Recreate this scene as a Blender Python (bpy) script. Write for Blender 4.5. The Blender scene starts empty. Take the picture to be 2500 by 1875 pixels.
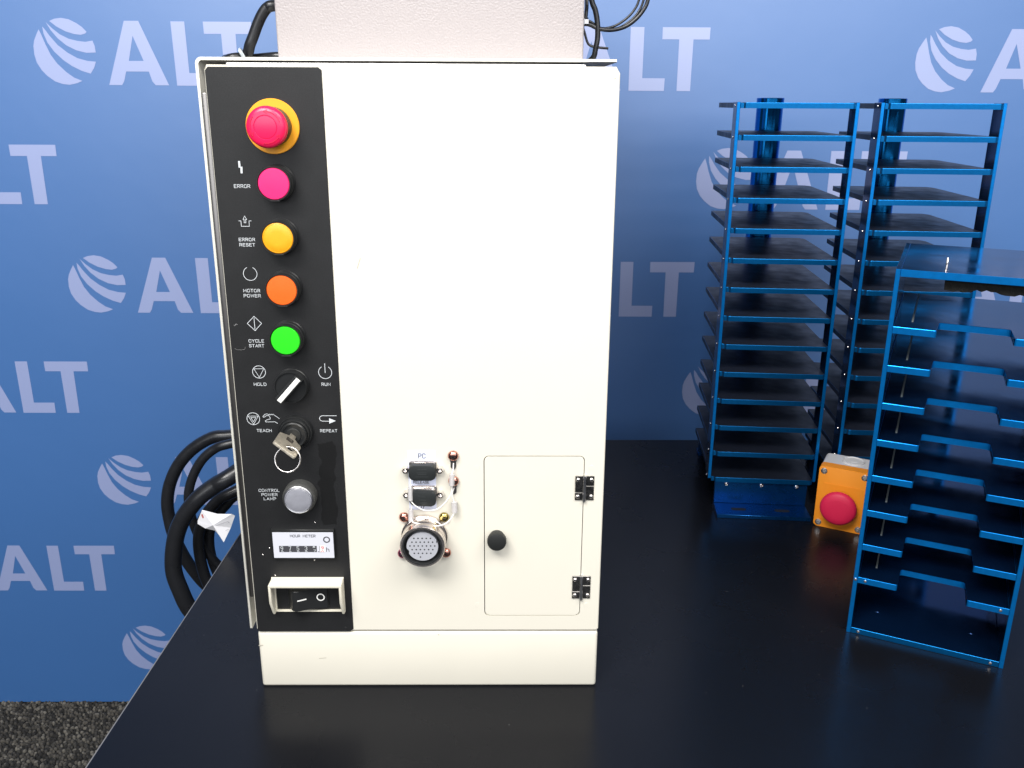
import bpy, bmesh, math, random
from mathutils import Vector, Matrix

random.seed(7)
scn = bpy.context.scene
COL = scn.collection
mm = 0.001

# ------------------------------------------------------------------ camera
cam_d = bpy.data.cameras.new("Camera")
cam = bpy.data.objects.new("Camera", cam_d)
COL.objects.link(cam)
scn.camera = cam
PITCH, YAW, ROLL = 0.308, 0.011, 0.0054
fwd = Vector((math.sin(YAW) * math.cos(PITCH), math.cos(YAW) * math.cos(PITCH), -math.sin(PITCH)))
rt = Vector((math.cos(YAW), -math.sin(YAW), 0))
upv = rt.cross(fwd)
r2 = rt * math.cos(ROLL) + upv * math.sin(ROLL)
u2 = -rt * math.sin(ROLL) + upv * math.cos(ROLL)
cm = Matrix((r2, u2, -fwd)).transposed().to_4x4()
cm.translation = Vector((0.2477, -0.778, 0.5759))
cam.matrix_world = cm
cam_d.sensor_width = 36.0
cam_d.lens = 2159.0 / 2500 * 36.0
cam_d.clip_start = 0.02
cam_d.clip_end = 60

# ------------------------------------------------------------------ world and lamps
wd = bpy.data.worlds.new("World")
scn.world = wd
wd.use_nodes = True
bg = wd.node_tree.nodes["Background"]
bg.inputs[0].default_value = (0.80, 0.88, 1.0, 1)
bg.inputs[1].default_value = 0.07


def area(name, loc, target, sx, sy, power, color):
    d = bpy.data.lights.new(name, 'AREA')
    d.shape = 'RECTANGLE'
    d.size, d.size_y, d.energy, d.color = sx, sy, power, color
    o = bpy.data.objects.new(name, d)
    COL.objects.link(o)
    o.location = loc
    o.rotation_euler = (Vector(target) - Vector(loc)).to_track_quat('-Z', 'Y').to_euler()
    return o


# ceiling fixtures left and right in front of the table, window wall behind the photographer
area("ceiling_light_left", (-0.45, -1.35, 2.05), (0.1, 0.3, 0.2), 1.2, 0.8, 66, (1.0, 0.975, 0.94))
area("ceiling_light_right", (1.15, -1.1, 2.0), (0.5, 0.3, 0.2), 1.4, 0.8, 34, (1.0, 0.965, 0.92))
area("window_light_rear", (0.5, -3.8, 1.45), (0.3, 0.3, 0.6), 8.0, 1.3, 115, (0.95, 0.97, 1.0))

scn.view_settings.view_transform = 'Standard'
scn.view_settings.look = 'None'
scn.view_settings.exposure = 0.2
scn.view_settings.gamma = 1.0
scn.view_settings.use_curve_mapping = False
scn.render.engine = 'CYCLES'
scn.cycles.use_denoising = True
scn.cycles.max_bounces = 10


# ------------------------------------------------------------------ materials
MATS = {}


def mat(name, col, rough=0.5, metal=0.0, spec=0.5, bump=None, var=None, coat=0.0, trans=0.0, rvar=None, alpha=1.0, sss=0.0, aniso=0.0):
    """bump=(scale, strength, distance), var=(scale, amount), rvar=(scale, amount)"""
    m = bpy.data.materials.new(name)
    m.use_nodes = True
    nt = m.node_tree
    b = nt.nodes["Principled BSDF"]
    b.inputs["Base Color"].default_value = (*col, 1)
    b.inputs["Roughness"].default_value = rough
    b.inputs["Metallic"].default_value = metal
    b.inputs["Specular IOR Level"].default_value = spec
    b.inputs["Coat Weight"].default_value = coat
    b.inputs["Coat Roughness"].default_value = 0.08
    b.inputs["Transmission Weight"].default_value = trans
    b.inputs["Alpha"].default_value = alpha
    b.inputs["Subsurface Weight"].default_value = sss
    b.inputs["Subsurface Scale"].default_value = 0.004
    b.inputs["Anisotropic"].default_value = aniso
    tc = nt.nodes.new("ShaderNodeTexCoord")
    if bump:
        n = nt.nodes.new("ShaderNodeTexNoise")
        n.inputs["Scale"].default_value = bump[0]
        n.inputs["Detail"].default_value = 3
        nt.links.new(tc.outputs["Object"], n.inputs["Vector"])
        bp = nt.nodes.new("ShaderNodeBump")
        bp.inputs["Strength"].default_value = bump[1]
        bp.inputs["Distance"].default_value = bump[2]
        nt.links.new(n.outputs["Fac"], bp.inputs["Height"])
        nt.links.new(bp.outputs["Normal"], b.inputs["Normal"])
    if var:
        n = nt.nodes.new("ShaderNodeTexNoise")
        n.inputs["Scale"].default_value = var[0]
        n.inputs["Detail"].default_value = 4
        nt.links.new(tc.outputs["Object"], n.inputs["Vector"])
        mx = nt.nodes.new("ShaderNodeMix")
        mx.data_type = 'RGBA'
        mx.inputs["A"].default_value = (*[c * (1 - var[1]) for c in col], 1)
        mx.inputs["B"].default_value = (*[min(1, c * (1 + var[1])) for c in col], 1)
        nt.links.new(n.outputs["Fac"], mx.inputs["Factor"])
        nt.links.new(mx.outputs["Result"], b.inputs["Base Color"])
    if rvar:
        n = nt.nodes.new("ShaderNodeTexNoise")
        n.inputs["Scale"].default_value = rvar[0]
        n.inputs["Detail"].default_value = 5
        nt.links.new(tc.outputs["Object"], n.inputs["Vector"])
        mr = nt.nodes.new("ShaderNodeMapRange")
        mr.inputs["From Min"].default_value = 0.3
        mr.inputs["From Max"].default_value = 0.7
        mr.inputs["To Min"].default_value = max(0.02, rough - rvar[1])
        mr.inputs["To Max"].default_value = rough + rvar[1]
        nt.links.new(n.outputs["Fac"], mr.inputs["Value"])
        nt.links.new(mr.outputs["Result"], b.inputs["Roughness"])
    MATS[name] = m
    return m


CREAM = mat("cream_paint", (0.70, 0.672, 0.585), 0.42, bump=(900, 0.08, 0.0002), var=(14, 0.025), rvar=(40, 0.06))
CREAM2 = mat("cream_paint_cover", (0.78, 0.765, 0.69), 0.45, bump=(900, 0.1, 0.0002), var=(25, 0.05))
TEXT_GREY = mat("textured_grey_paint", (0.355, 0.326, 0.332), 0.26, spec=0.7, bump=(520, 0.42, 0.0014))
STEEL = mat("bare_steel", (0.55, 0.55, 0.57), 0.32, 1.0, rvar=(60, 0.08))
HINGESTEEL = mat("hinge_steel", (0.19, 0.185, 0.18), 0.26, 1.0, rvar=(300, 0.1))  # base darkened to carry the dark reflection seen in the steel
BRIGHT = mat("bright_screw_steel", (0.80, 0.76, 0.74), 0.18, 1.0)
NICKEL = mat("nickel_shell", (0.80, 0.73, 0.69), 0.24, 1.0, rvar=(120, 0.06))
COPPER = mat("passivated_screw_red", (0.60, 0.29, 0.23), 0.20, 1.0, var=(260, 0.45))
BRASS = mat("passivated_screw_gold", (0.50, 0.40, 0.14), 0.16, 1.0, var=(260, 0.4))
VIOLET = mat("passivated_screw_violet", (0.50, 0.16, 0.27), 0.16, 1.0, var=(260, 0.4))
KEYMETAL = mat("worn_key_nickel", (0.58, 0.53, 0.44), 0.42, 0.75, var=(300, 0.3), rvar=(400, 0.12))
BLACKP = mat("black_plastic", (0.014, 0.015, 0.016), 0.36, bump=(1500, 0.1, 0.0001))
BLACKRUB = mat("black_rubber", (0.012, 0.013, 0.013), 0.55, bump=(900, 0.3, 0.0003))
DUSTCAP = mat("dust_cap_vinyl", (0.016, 0.019, 0.020), 0.5, bump=(1200, 0.5, 0.0003), var=(900, 0.4))
CABLE = mat("cable_jacket", (0.013, 0.014, 0.017), 0.33, bump=(500, 0.12, 0.0003), rvar=(90, 0.08))
WHITEINK = mat("white_ink", (0.60, 0.63, 0.66), 0.5)
DARKINK = mat("dark_ink", (0.05, 0.05, 0.06), 0.5)
REDINK = mat("red_ink", (0.75, 0.05, 0.09), 0.5)
METERWHITE = mat("meter_plate", (0.60, 0.61, 0.68), 0.35)
WHITEP = mat("white_plastic", (0.82, 0.82, 0.80), 0.4)
LABELW = mat("label_paper", (0.66, 0.70, 0.86), 0.5)
IVORY = mat("ivory_plastic", (0.76, 0.72, 0.60), 0.42, var=(80, 0.05))
L_RED = mat("lens_magenta_red", (0.84, 0.018, 0.16), 0.45, sss=0.1)
L_YEL = mat("lens_yellow", (0.84, 0.36, 0.012), 0.4, sss=0.1)
L_ORA = mat("lens_orange", (0.84, 0.125, 0.012), 0.4, sss=0.1)
L_GRE = mat("lens_green", (0.03, 0.62, 0.02), 0.22, sss=0.1)
L_CLR = mat("lens_grey", (0.25, 0.255, 0.29), 0.22, var=(220, 0.12))
CLEAR = mat("clear_plastic_rim", (0.6, 0.62, 0.66), 0.1, trans=0.6)
MUSH = mat("mushroom_red", (0.83, 0.012, 0.085), 0.32)
MUSHD = mat("mushroom_red_mark", (0.50, 0.006, 0.05), 0.4)
RINGY = mat("yellow_disc", (0.86, 0.36, 0.015), 0.4)
SLEEVE = mat("clear_crimp_sleeve", (0.72, 0.70, 0.70), 0.18, spec=0.6, trans=0.35)
CORD = mat("white_cord", (0.80, 0.79, 0.77), 0.45)
LUG = mat("tinned_lug", (0.24, 0.23, 0.225), 0.38, 1.0)
TIE = mat("cable_tie_nylon", (0.62, 0.68, 0.72), 0.35, trans=0.2)
PAPER = mat("paper_tag", (0.80, 0.80, 0.84), 0.6)
PENCIL = mat("pencil_line", (0.30, 0.30, 0.33), 0.7)
ORANGE = mat("orange_cover", (0.88, 0.30, 0.02), 0.42, bump=(1400, 0.08, 0.0001))
GREYBASE = mat("grey_enclosure", (0.60, 0.60, 0.61), 0.5, bump=(800, 0.15, 0.0002))
REDKNOB = mat("red_mushroom_matt", (0.65, 0.012, 0.07), 0.55, bump=(900, 0.15, 0.0002))
HOLE = mat("dark_hole", (0.01, 0.01, 0.012), 0.6)
FOAM = mat("black_foam", (0.008, 0.008, 0.007), 0.95, bump=(260, 1.0, 0.002))
ANOD = mat("blue_anodised_aluminium", (0.004, 0.075, 0.26), 0.28, 0.85, bump=(700, 0.05, 0.0001), rvar=(60, 0.05))
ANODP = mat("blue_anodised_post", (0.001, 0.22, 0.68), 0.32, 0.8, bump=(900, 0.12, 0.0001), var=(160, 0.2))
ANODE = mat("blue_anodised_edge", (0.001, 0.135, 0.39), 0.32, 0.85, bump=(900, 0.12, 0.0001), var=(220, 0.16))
ANODT = mat("blue_anodised_tube", (0.008, 0.21, 0.60), 0.13, 1.0)
ANODS = mat("blue_anodised_sheet_shade", (0.004, 0.022, 0.078), 0.14, 0.75, spec=0.5, bump=(40, 0.02, 0.0004), rvar=(30, 0.05))  # dark sheet tops; also the shaded copy on post and wall sides
ANODM = mat("shaded_anodised_shelf", (0.011, 0.014, 0.024), 0.42, 0.0, spec=0.35, bump=(500, 0.25, 0.0002), var=(30, 0.35), rvar=(45, 0.08))  # dark base stands in for the dim reflection of the shelf above
STRIPGREY = mat("thin_strip_grey", (0.13, 0.15, 0.155), 0.6)  # narrow grey line running front to back on each notched shelf

# ---- black overlay with a wiped, dusty surface
OVER = mat("black_overlay", (0.010, 0.0104, 0.0115), 0.50, spec=0.4, bump=(1400, 0.3, 0.0002))
nt = OVER.node_tree
tc = nt.nodes.new("ShaderNodeTexCoord")
n1 = nt.nodes.new("ShaderNodeTexNoise"); n1.inputs["Scale"].default_value = 38; n1.inputs["Detail"].default_value = 6
n2 = nt.nodes.new("ShaderNodeTexNoise"); n2.inputs["Scale"].default_value = 1100; n2.inputs["Detail"].default_value = 2
for n in (n1, n2):
    nt.links.new(tc.outputs["Object"], n.inputs["Vector"])
sep = nt.nodes.new("ShaderNodeSeparateXYZ")
nt.links.new(tc.outputs["Object"], sep.inputs[0])


def math_node(nt, op, a, b=None, clamp=False):
    n = nt.nodes.new("ShaderNodeMath")
    n.operation = op
    n.use_clamp = clamp
    for i, v in enumerate((a, b)):
        if v is None:
            continue
        if isinstance(v, (int, float)):
            n.inputs[i].default_value = v
        else:
            nt.links.new(v, n.inputs[i])
    return n.outputs[0]


# wiped run of clean film: a streak with a ragged outline running down from the key switch
wob = math_node(nt, 'MULTIPLY', math_node(nt, 'SUBTRACT', n1.outputs["Fac"], 0.5), 0.022)
dx = math_node(nt, 'ABSOLUTE', math_node(nt, 'SUBTRACT', math_node(nt, 'ADD', sep.outputs["X"], wob), 0.0815))
sx_ = math_node(nt, 'LESS_THAN', dx, 0.0065)
zz = math_node(nt, 'ADD', sep.outputs["Z"], math_node(nt, 'MULTIPLY', wob, 1.5))
sz_ = math_node(nt, 'MULTIPLY', math_node(nt, 'GREATER_THAN', zz, 0.186), math_node(nt, 'LESS_THAN', zz, 0.272))
streak = math_node(nt, 'MULTIPLY', sx_, sz_)
fine = nt.nodes.new("ShaderNodeMapRange")
fine.inputs["From Min"].default_value = 0.35
fine.inputs["From Max"].default_value = 0.75
fine.inputs["To Min"].default_value = 0.78
fine.inputs["To Max"].default_value = 1.45
nt.links.new(n2.outputs["Fac"], fine.inputs["Value"])
big = nt.nodes.new("ShaderNodeMapRange")
big.inputs["From Min"].default_value = 0.3
big.inputs["From Max"].default_value = 0.7
big.inputs["To Min"].default_value = 0.85
big.inputs["To Max"].default_value = 1.15
nt.links.new(n1.outputs["Fac"], big.inputs["Value"])
k = math_node(nt, 'MULTIPLY', fine.outputs[0], big.outputs[0])
k = math_node(nt, 'MULTIPLY', k, math_node(nt, 'SUBTRACT', 1.0, math_node(nt, 'MULTIPLY', streak, 0.62)))
vm = nt.nodes.new("ShaderNodeVectorMath"); vm.operation = 'SCALE'
vm.inputs[0].default_value = (0.010, 0.0104, 0.0115)
nt.links.new(k, vm.inputs["Scale"])
nt.links.new(vm.outputs[0], nt.nodes["Principled BSDF"].inputs["Base Color"])

# ---- table laminate with dust specks
TABLE = mat("black_table_laminate", (0.005, 0.0055, 0.0075), 0.28, spec=0.155, bump=(1800, 0.12, 0.0001))
nt = TABLE.node_tree
tc = nt.nodes.new("ShaderNodeTexCoord")
vo = nt.nodes.new("ShaderNodeTexVoronoi"); vo.inputs["Scale"].default_value = 70
nt.links.new(tc.outputs["Object"], vo.inputs["Vector"])
sp = math_node(nt, 'LESS_THAN', vo.outputs["Distance"], 0.035)
sc_ = nt.nodes.new("ShaderNodeSeparateColor")
nt.links.new(vo.outputs["Color"], sc_.inputs[0])
sp = math_node(nt, 'MULTIPLY', sp, math_node(nt, 'GREATER_THAN', sc_.outputs[0], 0.70))
n1 = nt.nodes.new("ShaderNodeTexNoise"); n1.inputs["Scale"].default_value = 1500
nt.links.new(tc.outputs["Object"], n1.inputs["Vector"])
grain = nt.nodes.new("ShaderNodeMapRange")
grain.inputs["From Min"].default_value = 0.3; grain.inputs["From Max"].default_value = 0.75
grain.inputs["To Min"].default_value = 0.6; grain.inputs["To Max"].default_value = 1.6
nt.links.new(n1.outputs["Fac"], grain.inputs["Value"])
vm = nt.nodes.new("ShaderNodeVectorMath"); vm.operation = 'SCALE'
vm.inputs[0].default_value = (0.005, 0.0055, 0.0075)
nt.links.new(grain.outputs[0], vm.inputs["Scale"])
mx = nt.nodes.new("ShaderNodeMix"); mx.data_type = 'RGBA'
nt.links.new(vm.outputs[0], mx.inputs["A"])
mx.inputs["B"].default_value = (0.13, 0.13, 0.13, 1)
nt.links.new(sp, mx.inputs["Factor"])
nt.links.new(mx.outputs["Result"], nt.nodes["Principled BSDF"].inputs["Base Color"])
n3 = nt.nodes.new("ShaderNodeTexNoise"); n3.inputs["Scale"].default_value = 9; n3.inputs["Detail"].default_value = 6
nt.links.new(tc.outputs["Object"], n3.inputs["Vector"])
mr = nt.nodes.new("ShaderNodeMapRange")
mr.inputs["From Min"].default_value = 0.3; mr.inputs["From Max"].default_value = 0.7
mr.inputs["To Min"].default_value = 0.23; mr.inputs["To Max"].default_value = 0.30
nt.links.new(n3.outputs["Fac"], mr.inputs["Value"])
nt.links.new(mr.outputs[0], nt.nodes["Principled BSDF"].inputs["Roughness"])
TEDGE = mat("table_edge_band", (0.16, 0.16, 0.17), 0.5, var=(120, 0.3))

BANNER = mat("blue_banner_fabric", (0.042, 0.158, 0.44), 0.46, spec=1.0, bump=(5, 0.10, 0.02), var=(700, 0.10), coat=1.0)
PRINT = mat("pale_banner_print", (0.31, 0.38, 0.66), 0.46, spec=1.0, var=(700, 0.05), coat=1.0)
for m_ in (BANNER, PRINT):
    m_.node_tree.nodes["Principled BSDF"].inputs["Coat Roughness"].default_value = 0.42
CARPET = mat("carpet_base", (0.02, 0.02, 0.018), 0.95)
PILES = [mat("carpet_pile_%d" % i, c, 0.95, var=(160, 0.5)) for i, c in enumerate(((0.05, 0.047, 0.042), (0.085, 0.078, 0.067), (0.022, 0.021, 0.020), (0.15, 0.14, 0.12)))]


# ------------------------------------------------------------------ geometry helpers
def mesh_ob(name, bm, m, parent=None, smooth=None, bev=None):
    bmesh.ops.recalc_face_normals(bm, faces=bm.faces)
    me = bpy.data.meshes.new(name)
    bm.to_mesh(me)
    bm.free()
    if isinstance(m, (list, tuple)):
        for x in m:
            me.materials.append(x)
    else:
        me.materials.append(m)
    if smooth is not None:
        me.polygons.foreach_set("use_smooth", [True] * len(me.polygons))
        me.set_sharp_from_angle(angle=math.radians(smooth))
    o = bpy.data.objects.new(name, me)
    COL.objects.link(o)
    if parent:
        o.parent = parent
    return o


def empty(name, loc=(0, 0, 0), rz=0.0):
    o = bpy.data.objects.new(name, None)
    COL.objects.link(o)
    o.location = loc
    o.rotation_euler = (0, 0, rz)
    o.empty_display_size = 0.02
    return o


def tag(o, label=None, cat=None, group=None, kind=None):
    for k_, v in (("label", label), ("category", cat), ("group", group), ("kind", kind)):
        if v:
            o[k_] = v
    return o


def rebase(o):
    """move a one-mesh thing's origin to the middle of its base"""
    vs = [v.co for v in o.data.vertices]
    c = Vector(((min(v.x for v in vs) + max(v.x for v in vs)) / 2, (min(v.y for v in vs) + max(v.y for v in vs)) / 2, min(v.z for v in vs)))
    o.data.transform(Matrix.Translation(-c))
    o.location = c
    return o


XZ = lambda u, v, d: (u, d, v)      # shapes on the front panel, depth along Y
XY = lambda u, v, d: (u, v, d)      # plates, depth along Z
YZ = lambda u, v, d: (d, u, v)      # side sheets, depth along X


def add_prism(bm, pts, d0, d1, ax=XY, holes=(), bevel=0.0, seg=2, both=False):
    loops = [pts] + list(holes)
    front = []
    allv = []
    for lp in loops:
        vs = [bm.verts.new(ax(p[0], p[1], d0)) for p in lp]
        front.append(vs)
    if len(loops) == 1:
        f0 = [bm.faces.new(front[0])]
    else:
        es = []
        for vs in front:
            for i in range(len(vs)):
                es.append(bm.edges.new((vs[i], vs[(i + 1) % len(vs)])))
        r = bmesh.ops.triangle_fill(bm, edges=es, use_beauty=True)
        f0 = [g for g in r["geom"] if isinstance(g, bmesh.types.BMFace)]
    vmap = {}
    for vs in front:
        for v in vs:
            pass
    back = []
    for lp, vs in zip(loops, front):
        bv = [bm.verts.new(ax(p[0], p[1], d1)) for p in lp]
        for a, b in zip(vs, bv):
            vmap[a] = b
        back.append(bv)
        n = len(vs)
        for i in range(n):
            bm.faces.new((vs[i], vs[(i + 1) % n], bv[(i + 1) % n], bv[i]))
    for f in f0:
        bm.faces.new([vmap[v] for v in reversed(f.verts[:])])
    if bevel:
        es = []
        for vs in ([front[0], back[0]] if both else [front[0]]):
            for i in range(len(vs)):
                e = bm.edges.get((vs[i], vs[(i + 1) % len(vs)]))
                if e:
                    es.append(e)
        bmesh.ops.bevel(bm, geom=es, offset=bevel, segments=seg, affect='EDGES', profile=0.5)
    return bm


def prism(name, pts, d0, d1, ax, m, parent=None, holes=(), bevel=0.0, seg=2, both=False, smooth=None):
    bm = bmesh.new()
    add_prism(bm, pts, d0, d1, ax, holes, bevel, seg, both)
    return mesh_ob(name, bm, m, parent, smooth)


def add_box(bm, x0, x1, y0, y1, z0, z1, bevel=0.0, seg=2):
    r = bmesh.ops.create_cube(bm, size=1.0)
    vs = r["verts"]
    for v in vs:
        v.co = Vector(((x0 + x1) / 2 + v.co.x * (x1 - x0), (y0 + y1) / 2 + v.co.y * (y1 - y0), (z0 + z1) / 2 + v.co.z * (z1 - z0)))
    if bevel:
        es = list({e for v in vs for e in v.link_edges})
        bmesh.ops.bevel(bm, geom=es, offset=bevel, segments=seg, affect='EDGES', profile=0.5)
    return bm


def box(name, x0, x1, y0, y1, z0, z1, m, parent=None, bevel=0.0, seg=2, smooth=40):
    bm = bmesh.new()
    add_box(bm, x0, x1, y0, y1, z0, z1, bevel, seg)
    return mesh_ob(name, bm, m, parent, smooth if bevel else None)


def rrect(x0, x1, z0, z1, r, n=5):
    out = []
    for cx, cz, a0 in ((x1 - r, z1 - r, 0), (x0 + r, z1 - r, 90), (x0 + r, z0 + r, 180), (x1 - r, z0 + r, 270)):
        for i in range(n + 1):
            a = math.radians(a0 + 90 * i / n)
            out.append((cx + r * math.cos(a), cz + r * math.sin(a)))
    return out


def add_lathe(bm, prof, c=(0, 0), seg=40, ax='Y', notch=None):
    """prof = [(radius, protrusion)...]; on the panel the protrusion runs toward -Y"""
    rings = []
    for r, p in prof:
        if r < 1e-7:
            rings.append([bm.verts.new((c[0], -p, c[1]) if ax == 'Y' else (c[0], c[1], p))])
        else:
            ring = []
            for i in range(seg):
                a = 2 * math.pi * i / seg
                rr = r * (notch(i, r, p) if notch else 1)
                u, v = c[0] + rr * math.cos(a), c[1] + rr * math.sin(a)
                ring.append(bm.verts.new((u, -p, v) if ax == 'Y' else (u, v, p)))
            rings.append(ring)
    for A, B in zip(rings, rings[1:]):
        for i in range(seg):
            j = (i + 1) % seg
            if len(A) == 1 and len(B) == 1:
                continue
            if len(A) == 1:
                bm.faces.new((A[0], B[i], B[j]))
            elif len(B) == 1:
                bm.faces.new((A[i], A[j], B[0]))
            else:
                bm.faces.new((A[i], A[j], B[j], B[i]))
    return bm


def lathe(name, prof, c, m, parent=None, seg=40, ax='Y', smooth=35, notch=None):
    bm = bmesh.new()
    add_lathe(bm, prof, c, seg, ax, notch)
    return mesh_ob(name, bm, m, parent, smooth)


def catmull(pts, n=8, closed=False):
    P = [Vector(p) for p in pts]
    out = []
    N = len(P)
    rng = range(N if closed else N - 1)
    for i in rng:
        if closed:
            a, b, c, d = P[(i - 1) % N], P[i], P[(i + 1) % N], P[(i + 2) % N]
        else:
            a = P[i - 1] if i > 0 else P[0] * 2 - P[1]
            b, c = P[i], P[i + 1]
            d = P[i + 2] if i + 2 < N else P[-1] * 2 - P[-2]
        for k_ in range(n):
            t = k_ / n
            out.append(0.5 * ((2 * b) + (c - a) * t + (2 * a - 5 * b + 4 * c - d) * t * t + (3 * b - a - 3 * c + d) * t ** 3))
    if not closed:
        out.append(P[-1])
    return out


def add_tube(bm, pts, r, seg=12, closed=False, n=8, raw=False):
    path = [Vector(p) for p in pts] if raw else catmull(pts, n, closed)
    N = len(path)
    rings = []
    up = None
    for i, p in enumerate(path):
        if closed:
            t = path[(i + 1) % N] - path[i - 1]
        else:
            t = path[min(i + 1, N - 1)] - path[max(i - 1, 0)]
        t.normalize()
        if up is None:
            up = Vector((0, 0, 1)) if abs(t.z) < 0.9 else Vector((1, 0, 0))
        s = t.cross(up).normalized()
        up = s.cross(t).normalized()
        rr = r(i / max(1, N - 1)) if callable(r) else r
        rings.append([bm.verts.new(p + (s * math.cos(2 * math.pi * k_ / seg) + up * math.sin(2 * math.pi * k_ / seg)) * rr) for k_ in range(seg)])
    cnt = N if closed else N - 1
    for i in range(cnt):
        A, B = rings[i], rings[(i + 1) % N]
        for k_ in range(seg):
            j = (k_ + 1) % seg
            bm.faces.new((A[k_], A[j], B[j], B[k_]))
    if not closed:
        bm.faces.new(rings[0])
        bm.faces.new(list(reversed(rings[-1])))
    return bm


def tube(name, pts, r, m, parent=None, seg=12, closed=False, n=8, raw=False):
    bm = bmesh.new()
    add_tube(bm, pts, r, seg, closed, n, raw)
    return mesh_ob(name, bm, m, parent, 60)


# ---- single-stroke lettering as thin ribbons
def arc(cx, cz, rx, rz, a0, a1, n=10):
    return [(cx + rx * math.cos(math.radians(a0 + (a1 - a0) * i / n)), cz + rz * math.sin(math.radians(a0 + (a1 - a0) * i / n))) for i in range(n + 1)]


def osh(w):
    return rrect(0, w, 0, 1, min(w, 1) * 0.36, 4)


GL = {
    'A': (.86, [[(0, 0), (.43, 1), (.86, 0)], [(.16, .33), (.70, .33)]]),
    'B': (.78, [[(.45, .52), (0, .52), (0, 0), (.5, 0), (.74, .1), (.78, .27), (.7, .46), (.45, .52), (.66, .58), (.72, .76), (.66, .93), (.45, 1), (0, 1), (0, .52)]]),
    'C': (.82, [[(.82, .74), (.78, .9), (.64, 1), (.2, 1), (.05, .9), (0, .74), (0, .26), (.05, .1), (.2, 0), (.64, 0), (.78, .1), (.82, .26)]]),
    'D': (.82, [[(0, 0), (.5, 0), (.72, .08), (.82, .3), (.82, .7), (.72, .92), (.5, 1), (0, 1), (0, -.06)]]),
    'E': (.74, [[(.74, 0), (0, 0), (0, 1), (.74, 1)], [(0, .52), (.62, .52)]]),
    'H': (.80, [[(0, 0), (0, 1)], [(.80, 0), (.80, 1)], [(0, .52), (.80, .52)]]),
    'K': (.78, [[(0, 0), (0, 1)], [(.74, 1), (0, .42)], [(.26, .62), (.78, 0)]]),
    'L': (.70, [[(0, 1), (0, 0), (.70, 0)]]),
    'M': (.92, [[(0, 0), (0, 1), (.46, .3), (.92, 1), (.92, 0)]]),
    'N': (.80, [[(0, 0), (0, 1), (.80, 0), (.80, 1)]]),
    'P': (.78, [[(0, 0), (0, 1), (.52, 1), (.72, .92), (.78, .74), (.72, .55), (.52, .46), (0, .46)]]),
    'R': (.80, [[(0, 0), (0, 1), (.52, 1), (.72, .92), (.78, .74), (.72, .55), (.52, .46), (0, .46)], [(.42, .46), (.80, 0)]]),
    'S': (.78, [[(.76, .78), (.7, .94), (.55, 1), (.2, 1), (.05, .92), (.02, .76), (.08, .6), (.24, .53), (.54, .48), (.72, .4), (.78, .25), (.72, .08), (.56, 0), (.2, 0), (.05, .07), (0, .22)]]),
    'T': (.80, [[(0, 1), (.80, 1)], [(.40, 1), (.40, 0)]]),
    'U': (.80, [[(0, 1), (0, .28), (.06, .1), (.2, 0), (.6, 0), (.74, .1), (.80, .28), (.80, 1)]]),
    'W': (1.06, [[(0, 1), (.26, 0), (.53, .9), (.80, 0), (1.06, 1)]]),
    'Y': (.82, [[(0, 1), (.41, .46), (.82, 1)], [(.41, .46), (.41, 0)]]),
    'h': (.6, [[(0, 0), (0, 1)], [(0, .5), (.15, .66), (.42, .66), (.58, .5), (.6, 0)]]),
    '1': (.3, [[(0, .8), (.2, 1), (.2, 0)]]),
    '3': (.7, [[(.02, .82), (.15, .98), (.52, .98), (.68, .82), (.64, .6), (.4, .53), (.66, .44), (.7, .2), (.54, .02), (.15, .02), (0, .2)]]),
    '5': (.7, [[(.66, 1), (.08, 1), (.04, .54), (.3, .62), (.56, .58), (.7, .36), (.6, .08), (.36, 0), (.1, .04), (0, .18)]]),
    '6': (.7, [[(.6, .95), (.3, 1), (.1, .8), (0, .4), (.08, .1), (.35, 0), (.6, .08), (.7, .3), (.58, .54), (.3, .58), (.06, .42)]]),
    '7': (.7, [[(0, 1), (.7, 1), (.28, 0)]]),
    '8': (.7, [[(.35, .53), (.1, .64), (.06, .82), (.2, 1), (.5, 1), (.64, .82), (.6, .64), (.35, .53), (.06, .42), (0, .2), (.16, 0), (.54, 0), (.7, .2), (.64, .42), (.34, .53)]]),
    '9': (.7, [[(.64, .58), (.4, .42), (.12, .46), (0, .7), (.1, .92), (.35, 1), (.62, .9), (.7, .6), (.6, .2), (.4, 0), (.1, .05)]]),
}
GL['O'] = (.86, [osh(.86) + osh(.86)[:2]])


def add_ribbon(bm, pts, w, d, ax=XZ):
    """flat mitred stroke of width w at depth d"""
    P = [Vector((p[0], p[1])) for p in pts]
    P = [p for i, p in enumerate(P) if i == 0 or (p - P[i - 1]).length > 1e-6]
    closed = len(P) > 3 and (P[0] - P[-1]).length < 1e-6
    L, R = [], []
    N = len(P)
    for i, p in enumerate(P):
        a = P[i - 1] if i > 0 else (P[-2] if closed else None)
        b = P[i + 1] if i < N - 1 else (P[1] if closed else None)
        d1 = (p - a).normalized() if a is not None else (b - p).normalized()
        d2 = (b - p).normalized() if b is not None else d1
        n1_ = Vector((-d1.y, d1.x)); n2_ = Vector((-d2.y, d2.x))
        n = n1_ + n2_
        n = n.normalized() if n.length > 1e-6 else n1_
        s = min(1.6, 1.0 / max(0.3, n.dot(n1_)))
        e = Vector((0, 0))
        if not closed and i == 0:
            e = -d2 * w * 0.4
        if not closed and i == N - 1:
            e = d1 * w * 0.4
        L.append(bm.verts.new(ax(*(p + e + n * w / 2 * s), d)))
        R.append(bm.verts.new(ax(*(p + e - n * w / 2 * s), d)))
    for i in range(N - 1):
        try:
            bm.faces.new((L[i], L[i + 1], R[i + 1], R[i]))
        except ValueError:
            pass


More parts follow.
